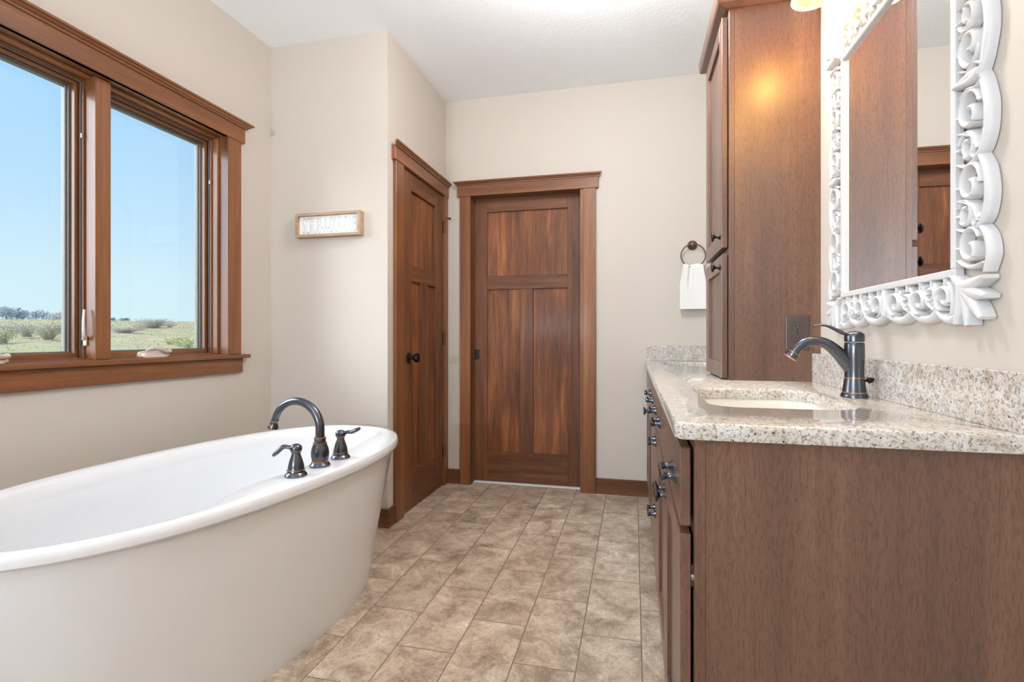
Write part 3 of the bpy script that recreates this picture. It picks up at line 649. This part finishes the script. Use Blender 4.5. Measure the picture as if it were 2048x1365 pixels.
# ------------------------------------------------------------------ sink faucet
S0 = Vector((.533, 1.427, ZT))
sf = thing('sink_faucet', 'dark bronze single lever faucet beside the near sink', 'faucet', S0)
bm = BM(); lathe(bm, S0, [(.0295, -.001), (.030, .003), (.0285, .008), (.0265, .012), (.0255, .016), (.0215, .046), (.0210, .052), (.0212, .075), (.0222, .105), (.0220, .126), (.0212, .134), (.0200, .136)]); by = obj('body', bm, M['orb'], sf, True)
for r, h in ((.0272, .0125), (.0226, .0485)):
    bm = BM(); lathe(bm, S0, [(r-.004, h-.0018), (r, h-.001), (r, h+.001), (r-.004, h+.0018)]); obj('accent_ring', bm, M['copper'], by, True)
sd = Vector((-1, .06, 0)).normalized(); up = Vector((0, 0, 1))
ctrl = [(.004, .062), (.018, .087), (.034, .109), (.058, .131), (.082, .139), (.105, .136), (.123, .122), (.133, .108)]
p = smooth_path([S0+sd*a*1.02+up*h for a, h in ctrl], 5)
bm = BM(); tube(bm, p, interp([.014, .0165, .0155, .0135, .0125, .0120, .0115, .0115], len(p)), 18); so = obj('spout', bm, M['orb'], sf, True)
dn = (p[-1]-p[-2]).normalized()
bm = BM(); lathe(bm, p[-1], [(.0118, -.002), (.0150, .000), (.0150, .010), (.0140, .012), (.009, .012)], dn); obj('aerator', bm, M['orb'], so, True)
bm = BM(); lathe(bm, p[-1], [(.011, -.003), (.0156, -.002), (.0156, .000), (.011, .001)], dn); lathe(bm, p[-1], [(.011, .0115), (.0153, .0118), (.0153, .0142), (.010, .015)], dn); obj('aerator_ring', bm, M['copper'], so, True)
bm = BM(); lathe(bm, S0, [(.0195, .1375), (.0218, .139), (.0218, .150), (.0205, .157), (.015, .162), (.006, .1645), (0, .165)]); cp = obj('handle_cap', bm, M['orb'], sf, True)
p = smooth_path([S0+sd*a+up*h for a, h in ((.010, .157), (.026, .160), (.044, .170), (.060, .178), (.076, .180), (.090, .177))], 5)
bm = BM(); tube(bm, p, [(a, b) for a, b in zip(interp([.009, .008, .008, .009, .009, .005], len(p)), interp([.006, .005, .0042, .0038, .0034, .0025], len(p)))], 12, flat=sd.cross(up)); obj('lever', bm, M['orb'], cp, True)
bm = BM(); q = S0+Vector((.021, .004, .040)); tube(bm, [q, q+Vector((.010, .001, .002))], .003, 8); lathe(bm, q+Vector((.007, 0, .0)), [(.0, 0), (.007, .003), (.0075, .009), (.003, .017), (0, .018)], (1, 0, .35), 14); obj('drain_knob', bm, M['orbdark'], sf, True)

# ------------------------------------------------------------------ tall tower cabinet on the worktop
TY0, TY1, TX0 = 1.884, 2.318, .320
tw = thing('tower_cabinet', 'tall brown two door cabinet standing on the granite worktop', 'cabinet', (.46, 2.1, ZT))
bm = BM(); box(bm, TX0+.018, XR, TY0, TY1, ZT, 2.17); obj('side_panel', bm, M['cabZ'], tw)
bm = BM(); box(bm, TX0, TX0+.0178, TY0-.0004, TY1, ZT, 2.17, bev=.0008); obj('face_frame', bm, M['cabZ'], tw)
bm = BM()
# crown mitred round the front and both ends
pr = [(0, 2.150), (.010, 2.152), (.036, 2.163), (.041, 2.170), (.044, 2.205), (0, 2.205)]
rings = []
for o, z in pr: rings.append([(XR-.001, TY0-o*.75, z), (TX0-o, TY0-o*.75, z), (TX0-o, TY1+o*.75, z), (XR-.001, TY1+o*.75, z)])
rings.append(rings[0]); ring_loft(bm, rings, closed=False); bmesh.ops.remove_doubles(bm, verts=bm.verts, dist=1e-5); obj('crown_moulding', bm, M['cabY'], tw)
XD = .299
for z0, z1, zk in ((1.331, 2.134, 1.376), (.876, 1.309, 1.267)):
    d = shaker('cabinet_door', XD, 1.897, 2.290, z0, z1, tw, .055)
    bm = BM(); lathe(bm, (XD, 1.935, zk), [(.0105, 0), (.0095, .003), (.0055, .008), (.005, .016), (.008, .020), (.0165, .0225), (.0175, .025), (.0165, .028), (.008, .030), (0, .030)], (-1, 0, 0), 22); obj('knob', bm, M['orbdark'], d, True)

# ------------------------------------------------------------------ outlet on the tower side
ol = thing('power_outlet', 'dark brown double power outlet on the tower side panel', 'outlet', (.533, TY0, 1.034))
ox, oz, yo = .533, 1.034, TY0-.0005
bm = BM(); box(bm, ox-.036, ox+.036, yo-.005, yo, oz-.058, oz+.058, bev=.0035, seg=2); obj('cover_plate', bm, M['plate'], ol)
for s in (-1, 1):
    zc = oz+s*.0195
    bm = BM(); rr = []
    for dy in (.004, .0065):
        rr.append([(ox+max(-.0165, min(.0165, .0185*math.cos(a))), yo-dy, zc+max(-.0135, min(.0135, .0155*math.sin(a)))) for a in [2*math.pi*i/32 for i in range(32)]])
    ring_loft(bm, rr, True, True); rc = obj('receptacle', bm, M['plate'], ol)
    bm = BM(); ring_loft(bm, [[(ox+(p[0]-ox)*k, yo-d_, zc+(p[2]-zc)*k) for p in rr[0]] for k, d_ in ((1.09, .0045), (1.09, .0054))], True, True); obj('socket_gap', bm, M['platedk'], rc)
    bm = BM()
    box(bm, ox-.0075, ox-.0050, yo-.0068, yo-.006, zc-.001, zc+.0085); box(bm, ox+.0050, ox+.0075, yo-.0068, yo-.006, zc+.000, zc+.0075); lathe(bm, (ox, yo-.006, zc-.0072), [(.003, 0), (.003, .0008)], (0, -1, 0), 12)
    obj('slots', bm, M['platedk'], rc)
bm = BM(); lathe(bm, (ox, yo-.0048, oz), [(.003, 0), (.0028, .001), (0, .0013)], (0, -1, 0), 12); obj('screw', bm, M['platedk'], ol, True)

# ------------------------------------------------------------------ carved mirror
MY0, MY1, MZ0, MZ1 = 1.136, 1.649, 1.148, 1.818      # glass
MO = .108                                            # carved border width
mr = thing('carved_mirror', 'wall mirror in a pierced white carved scroll frame above the sink', 'mirror', (XR, (MY0+MY1)/2, (MZ0+MZ1)/2))
bm = BM(); box(bm, .594, XR-.003, MY0-.012, MY1+.012, MZ0-.012, MZ1+.012); obj('mirror_glass', bm, M['mirror'], mr)
bm = BM(); w = .015
for (a, b, c, d) in ((MY0-w, MY1+w, MZ0-w, MZ0), (MY0-w, MY1+w, MZ1, MZ1+w), (MY0-w, MY0, MZ0, MZ1), (MY1, MY1+w, MZ0, MZ1)):
    box(bm, .585, .602, a, b, c, d, bev=.002)
obj('inner_bead', bm, M['carve'], mr)
bm = BM()
def strap(path, widths, x_top=.579, x_back=.603, dome=.010):
    """carved ribbon: path of (y,z), full widths, rounded top, flat sides"""
    P = [Vector((0, a, b)) for a, b in path]; n = len(P)
    if not isinstance(widths, (list, tuple)): widths = [widths]*n
    elif len(widths) != n: widths = interp(list(widths), n)
    rings = []
    for k, p_ in enumerate(P):
        t = (P[min(k+1, n-1)]-P[max(k-1, 0)]).normalized(); s = Vector((0, -t.z, t.y)); h = widths[k]*.46
        cs = [(q, x_top+dome*(1-math.sqrt(max(0, 1-q*q)))) for q in (-1, -.92, -.75, -.45, 0, .45, .75, .92, 1)]
        rings.append([p_+s*h*q+Vector((x_, 0, 0)) for q, x_ in [(-1, x_back)]+cs+[(1, x_back)]])
    ring_loft(bm, rings, True, True)
def spiral(c, r0, r1, a0, a1, n=22):
    return [(c[0]+(r0+(r1-r0)*i/n)*math.cos(math.radians(a0+(a1-a0)*i/n)), c[1]+(r0+(r1-r0)*i/n)*math.sin(math.radians(a0+(a1-a0)*i/n))) for i in range(n+1)]
def sp2(ctrl, per=6): return [(v.x, v.y) for v in smooth_path([(a, b, 0) for a, b in ctrl], per)]
def side_motif(fn, L):
    """fn(s, t) -> (y, z); s along the side from its middle (-L/2..L/2), t outward from the inner bead (0..0.09)"""
    for sg_ in (-1, 1):
        u = (L/2)/.30
        S = lambda pts: [fn(sg_*a*u, b) for a, b in pts]
        # wavy outer rail in two lobes with curled ends
        strap(S(sp2([(.0, .070), (.020, .078), (.055, .088), (.090, .086), (.115, .074), (.124, .060)])), [.008, .017, .020, .020, .016, .009], 0.584)
        strap(S(spiral((.112, .058), .012, .006, 0, -250, 14)), [.009, .010, .012], 0.584)
        strap(S(sp2([(.124, .070), (.150, .084), (.185, .090), (.215, .082), (.232, .064)])), [.009, .017, .020, .018, .009], 0.584)
        strap(S(spiral((.220, .062), .012, .006, 0, -250, 14)), [.009, .010, .012], 0.584)
        strap(S(sp2([(.232, .074), (.250, .088), (.275, .094), (.300, .084)])), [.009, .017, .019, .012], 0.584)
        # slender middle leaf
        strap([fn(sg_*a, b) for a, b in ((.0, .002), (.001, .02), (.004, .045), (.003, .062), (0.001, .074))], [.007, .013, .020, .021, .012], 0.578)
        # large open C scrolls
        strap(S(spiral((.048, .044), .030, .022, 100, 395, 26)+spiral((.054, .046), .016, .009, 20, 190, 10)), [.006, .010, .011, .011, .010, .012], 0.581)
        strap(S(spiral((.102, .034), .024, .017, 250, -20, 22)+spiral((.101, .036), .013, .007, -30, -200, 10)), [.006, .010, .010, .010, .012], 0.583)
        strap(S(spiral((.160, .046), .030, .021, 80, 380, 26)+spiral((.166, .047), .015, .009, 10, 170, 10)), [.006, .010, .011, .011, .010, .012], 0.581)
        strap(S(spiral((.205, .028), .022, .016, 240, -40, 22)+spiral((.204, .030), .012, .007, -50, -200, 10)), [.006, .010, .010, .010, .012], 0.583)
        strap(S(spiral((.256, .044), .028, .020, 110, 390, 24)+spiral((.262, .046), .014, .008, 20, 170, 10)), [.006, .010, .011, .010, .012], 0.582)
        # leaves and stems that tie the scrolls together
        strap(S(sp2([(.010, .078), (.018, .060), (.014, .036), (.022, .014)])), [.005, .009, .009, .004], 0.583)
        strap(S(sp2([(.076, .010), (.082, .030), (.092, .054), (.112, .066)])), [.005, .010, .012, .005], 0.583)
        strap(S(sp2([(.124, .008), (.132, .028), (.130, .050), (.122, .066)])), [.004, .009, .011, .005], 0.583)
        strap(S(sp2([(.182, .010), (.188, .030), (.200, .054), (.222, .068)])), [.005, .010, .012, .005], 0.583)
        strap(S(sp2([(.226, .006), (.232, .024), (.232, .046), (.226, .064)])), [.004, .009, .011, .005], 0.583)
        strap(S(sp2([(.276, .010), (.286, .028), (.290, .054), (.286, .082)])), [.005, .010, .011, .006], 0.583)
        for q in (.048, .100, .160, .205, .256): strap(S([(q, -.003), (q+.002, .007), (q+.001, .017)]), [.010, .008, .006], 0.586)
LY, LZ = MY1-MY0+.03, MZ1-MZ0+.03; cy_, cz_ = (MY0+MY1)/2, (MZ0+MZ1)/2
side_motif(lambda s, t: (cy_+s, MZ0-w-t*.86), LY); side_motif(lambda s, t: (cy_+s, MZ1+w+t*.86), LY)
side_motif(lambda s, t: (MY0-w-t*.96, cz_+s), LZ); side_motif(lambda s, t: (MY1+w+t*.96, cz_+s), LZ)
# corner acanthus fans
for sy_ in (-1, 1):
    for sz_ in (-1, 1):
        o_ = ((MY0-w) if sy_ < 0 else (MY1+w), (MZ0-w) if sz_ < 0 else (MZ1+w))
        f = lambda a, b: (o_[0]+sy_*a, o_[1]+sz_*b)
        for ang, ln in ((6, .090), (25, .102), (45, .114), (65, .102), (84, .090)):
            a = math.radians(ang); bend = (45-ang)*.0004
            strap([f(ln*k/8*math.cos(a)-bend*math.sin(math.pi*k/8), ln*k/8*math.sin(a)+bend*math.sin(math.pi*k/8)) for k in range(9)], [.006, .012, .019, .025, .022, .008], .577, dome=.007)
obj('carved_frame', bm, M['carve'], mr, True)

# ------------------------------------------------------------------ vanity light above the mirror
LZ0 = 2.16; YL = 1.385
vl = thing('vanity_light', 'bronze wall light with amber glass shades above the carved mirror', 'wall light', (XR, YL, LZ0))
bm = BM(); box(bm, XR-.022, XR-.001, YL-.30, YL+.30, LZ0-.03, LZ0+.03, bev=.006); obj('back_plate', bm, M['bronze'], vl)
for k, dy in enumerate((-.225, .225)):
    c = Vector((.498, YL+dy, 1.984))
    bm = BM(); tube(bm, smooth_path([(XR-.02, c.y, LZ0), (XR-.06, c.y, LZ0+.012), (c.x+.01, c.y, LZ0+.0), (c.x, c.y, LZ0-.045)], 6), .007, 10); lathe(bm, (c.x, c.y, LZ0-.06), [(.0, .03), (.020, .022), (.024, 0), (.022, -.012)]); arm = obj('lamp_arm', bm, M['bronze'], vl, True)
    bm = BM(); pr = [(.024, .120), (.034, .112), (.042, .092), (.046, .064), (.050, .032), (.057, .0)]
    lathe(bm, c, pr + [(r-.003, h) for r, h in pr[::-1]], n=36, cap=False); sh = obj('lamp_shade', bm, M['shade'], arm, True)
    bm = BM(); lathe(bm, c+Vector((0, 0, .04)), [(0, 0), (.014, .004), (.022, .018), (.022, .030), (.014, .05), (.011, .065)], n=16); obj('light_bulb', bm, M['bulb'], sh, True)
    lamp('vanity_bulb_light', 'POINT', c+Vector((0, 0, .004)), 4.6, (1.0, .54, .12), shadow_soft_size=.045)
# semi-flush glass bowl added out of frame to house the ceiling fill
CL = Vector((-.10, 1.80, ZC))
cl = thing('ceiling_fill_fixture', 'round glass bowl added unseen overhead for fill light', 'fill light', CL)
bm = BM(); lathe(bm, CL, [(.07, 0), (.07, -.012), (.05, -.022), (.012, -.025), (.012, -.15), (0, -.15)]); obj('canopy', bm, M['bronze'], cl, True)
bm = BM(); pr = [(.150, -.205), (.150, -.240), (.142, -.285), (.12, -.325), (.08, -.355), (.03, -.368), (.002, -.370)]
lathe(bm, CL, pr, n=40, cap=False); obj('glass_bowl', bm, M['bowl'], cl, True)
for k in range(3):
    a_ = 2.09*k; d_ = Vector((math.cos(a_), math.sin(a_), 0)); bm = BM(); tube(bm, [CL+d_*.01+Vector((0, 0, -.14)), CL+d_*.15+Vector((0, 0, -.21))], .004, 8); obj('bowl_arm', bm, M['bronze'], cl, True)

# ------------------------------------------------------------------ prairie outside
def gz(d):
    return -1.25 + 9.1*ss(8, 300, d)
def ang_pt(u_deg, d, dz=0.0):
    a = math.radians(u_deg); return Vector((-math.sin(a)*d, math.cos(a)*d, gz(d)+dz))
def px_deg(u): return math.degrees(YAW)-math.degrees(math.atan((u-1024)/F_PX))
bm = BM(); rr = []
ds = [4+1.5*i for i in range(10)] + [20+4*i for i in range(75)] + [330, 400, 500]
for d_ in ds:
    rr.append([Vector((XL-.2-math.sin(math.radians(a))*d_, math.cos(math.radians(a))*d_, gz(d_) + (.18*math.sin(a*1.9+d_*.11)+.12*math.sin(a*4.3-d_*.23))*ss(15, 60, d_))) for a in [2*i for i in range(0, 66)]])
ring_loft(bm, rr, closed=False); struct_g = obj('prairie_ground', bm, M['grass'], None, True); tag(struct_g, 'rolling pale prairie field outside the window', 'field', None, 'structure')
def leaf_cloud(bm, c, rx, ry, rz, n, s, rnd):
    for _ in range(n):
        while True:
            p_ = Vector((rnd.uniform(-1, 1), rnd.uniform(-1, 1), rnd.uniform(-1, 1)))
            if p_.length <= 1: break
        if p_.length < .45: p_ *= 1.6
        q = Vector(c)+Vector((p_.x*rx, p_.y*ry, p_.z*rz)); a = Vector((rnd.gauss(0, 1), rnd.gauss(0, 1), rnd.gauss(0, 1))).normalized(); b = a.orthogonal().normalized()*s*rnd.uniform(.6, 1.3); a = a*s*rnd.uniform(.6, 1.3)
        bm.faces.new([bm.verts.new(q-a), bm.verts.new(q+b), bm.verts.new(q+a*.8)])
def twigs(bm, base, h, wd, n, rnd, r=.03):
    for _ in range(n):
        p0 = Vector(base)+Vector((rnd.gauss(0, wd*.10), rnd.gauss(0, wd*.10), 0)); d_ = Vector((rnd.gauss(0, wd*.42), rnd.gauss(0, wd*.42), h*rnd.uniform(.55, 1.0)))
        p1 = p0+d_*.45+Vector((0, 0, h*.06)); p2 = p0+d_; tube(bm, [p0, p1, p2], [r, r*.7, r*.3], 3, False)
        for _k in range(3):
            t = rnd.uniform(.35, .8); q = p0+d_*t; tube(bm, [q, q+Vector((rnd.gauss(0, wd*.14), rnd.gauss(0, wd*.14), h*rnd.uniform(.08, .25)))], [r*.5, r*.2], 3, False)
def tree(u, d, h, wd, leaf, label, n=420, group='trees on the prairie skyline'):
    h *= .72; wd *= .85
    rnd = random.Random(int(u*13+d)); b = ang_pt(px_deg(u), d, -.2)
    t = thing('prairie_tree', label, 'tree', b, group)
    bm = BM(); tube(bm, [b, b+Vector((.05, 0, h*.45)), b+Vector((0, .1, h*.85))], [h*.035, h*.025, h*.01], 6); obj('trunk', bm, M['bark'], t)
    bm = BM()
    for k in range(5): leaf_cloud(bm, b+Vector((rnd.uniform(-.3, .3)*wd, rnd.uniform(-.3, .3)*wd, h*rnd.uniform(.25, .66))), wd*.34, wd*.34, h*.34, n//5, h*.065, rnd)
    obj('crown', bm, M[leaf], t)
def shrub(u, d, h, wd, leaf, label, n=300, nt=60, ls=.10):
    h *= .62; wd *= .9
    rnd = random.Random(int(u*7+d)); b = ang_pt(px_deg(u), d, -.1)
    t = thing('prairie_shrub', label, 'shrub', b, 'shrubs on the prairie')
    bm = BM(); twigs(bm, b, h, wd*.55, nt, rnd, .028*h/2); obj('twigs', bm, M['twig'], t)
    if leaf:
        bm = BM(); leaf_cloud(bm, b+Vector((0, 0, h*.58)), wd*.5, wd*.5, h*.42, n, ls, rnd); obj('foliage', bm, M[leaf], t)
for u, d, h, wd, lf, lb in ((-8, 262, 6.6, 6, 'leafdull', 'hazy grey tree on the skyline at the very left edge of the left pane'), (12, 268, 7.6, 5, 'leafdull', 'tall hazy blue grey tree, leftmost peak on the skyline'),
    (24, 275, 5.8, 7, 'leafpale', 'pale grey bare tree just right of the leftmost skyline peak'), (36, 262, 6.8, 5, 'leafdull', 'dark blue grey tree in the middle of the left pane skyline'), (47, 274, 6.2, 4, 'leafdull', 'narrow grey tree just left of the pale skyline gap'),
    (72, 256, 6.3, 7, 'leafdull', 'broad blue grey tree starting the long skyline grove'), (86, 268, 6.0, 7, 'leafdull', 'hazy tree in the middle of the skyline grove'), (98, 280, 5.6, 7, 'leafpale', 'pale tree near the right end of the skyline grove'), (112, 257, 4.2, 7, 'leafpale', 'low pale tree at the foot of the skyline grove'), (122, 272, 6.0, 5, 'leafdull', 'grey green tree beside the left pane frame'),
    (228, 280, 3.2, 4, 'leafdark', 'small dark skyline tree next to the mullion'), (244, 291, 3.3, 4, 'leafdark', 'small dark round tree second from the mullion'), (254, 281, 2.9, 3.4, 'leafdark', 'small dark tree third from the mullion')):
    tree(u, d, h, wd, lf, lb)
for u, d, h, wd, lf, lb, n, nt in ((303, 150, 4.2, 9, 'leafpale', 'large bare purple grey bush in the middle of the right pane', 260, 260), (278, 140, 3.0, 6, 'leafgreen', 'greenish left flank of the large bare bush', 260, 60),
    (248, 120, 2.2, 9, 'leafpale', 'low grey bramble in the right pane next to the mullion', 200, 240), (338, 160, 2.2, 6, 'leafpale', 'low grey bramble right of the large bare bush', 120, 120),
    (360, 74, 1.9, 3.0, 'leafgreen', 'yellow green budding shrub at the right pane lower corner', 260, 60), (376, 70, 1.7, 2.4, 'leafgreen', 'small budding shrub touching the right pane edge', 200, 46), (340, 78, 1.5, 2.4, 'leafgreen', 'small budding shrub left of the crank handle tip', 160, 40),
    (98, 95, 3.9, 5.0, 'leafgreen', 'big open branched shrub near the right edge of the left pane', 420, 130), (56, 105, 3.3, 4.6, 'leafpale', 'grey branching shrub in the middle of the left pane', 150, 120), (28, 120, 2.8, 6, 'leafpale', 'low pale thicket left of the grey branching shrub', 180, 120), (6, 84, 3.3, 3.4, 'leafgreen', 'bright yellow green shrub at the left edge of the left pane', 420, 60), (118, 130, 3.0, 5, 'leafgreen', 'yellow green shrub behind the big open shrub', 260, 50)):
    shrub(u, d, h, wd, lf, lb, n, nt)
# dry grass tufts across the visible slope
bm = BM(); rnd = random.Random(3)
for _ in range(5200):
    d_ = 30+240*rnd.random()**.8; p_ = ang_pt(rnd.uniform(40, 64), d_, -.05); s = .10+.0018*d_*rnd.random()
    for k in range(2):
        a = rnd.uniform(0, 6.28); v = Vector((math.cos(a), math.sin(a), 0))*s*.35; top = Vector((rnd.gauss(0, .2)*s, rnd.gauss(0, .2)*s, s*rnd.uniform(.5, 1.0)))
        bm.faces.new([bm.verts.new(p_-v), bm.verts.new(p_+v), bm.verts.new(p_+top)])
g = obj('prairie_grass', bm, M['drygrass'], None); tag(g, 'dry pale grass tufts growing over the prairie slope', 'grass', None, 'stuff')
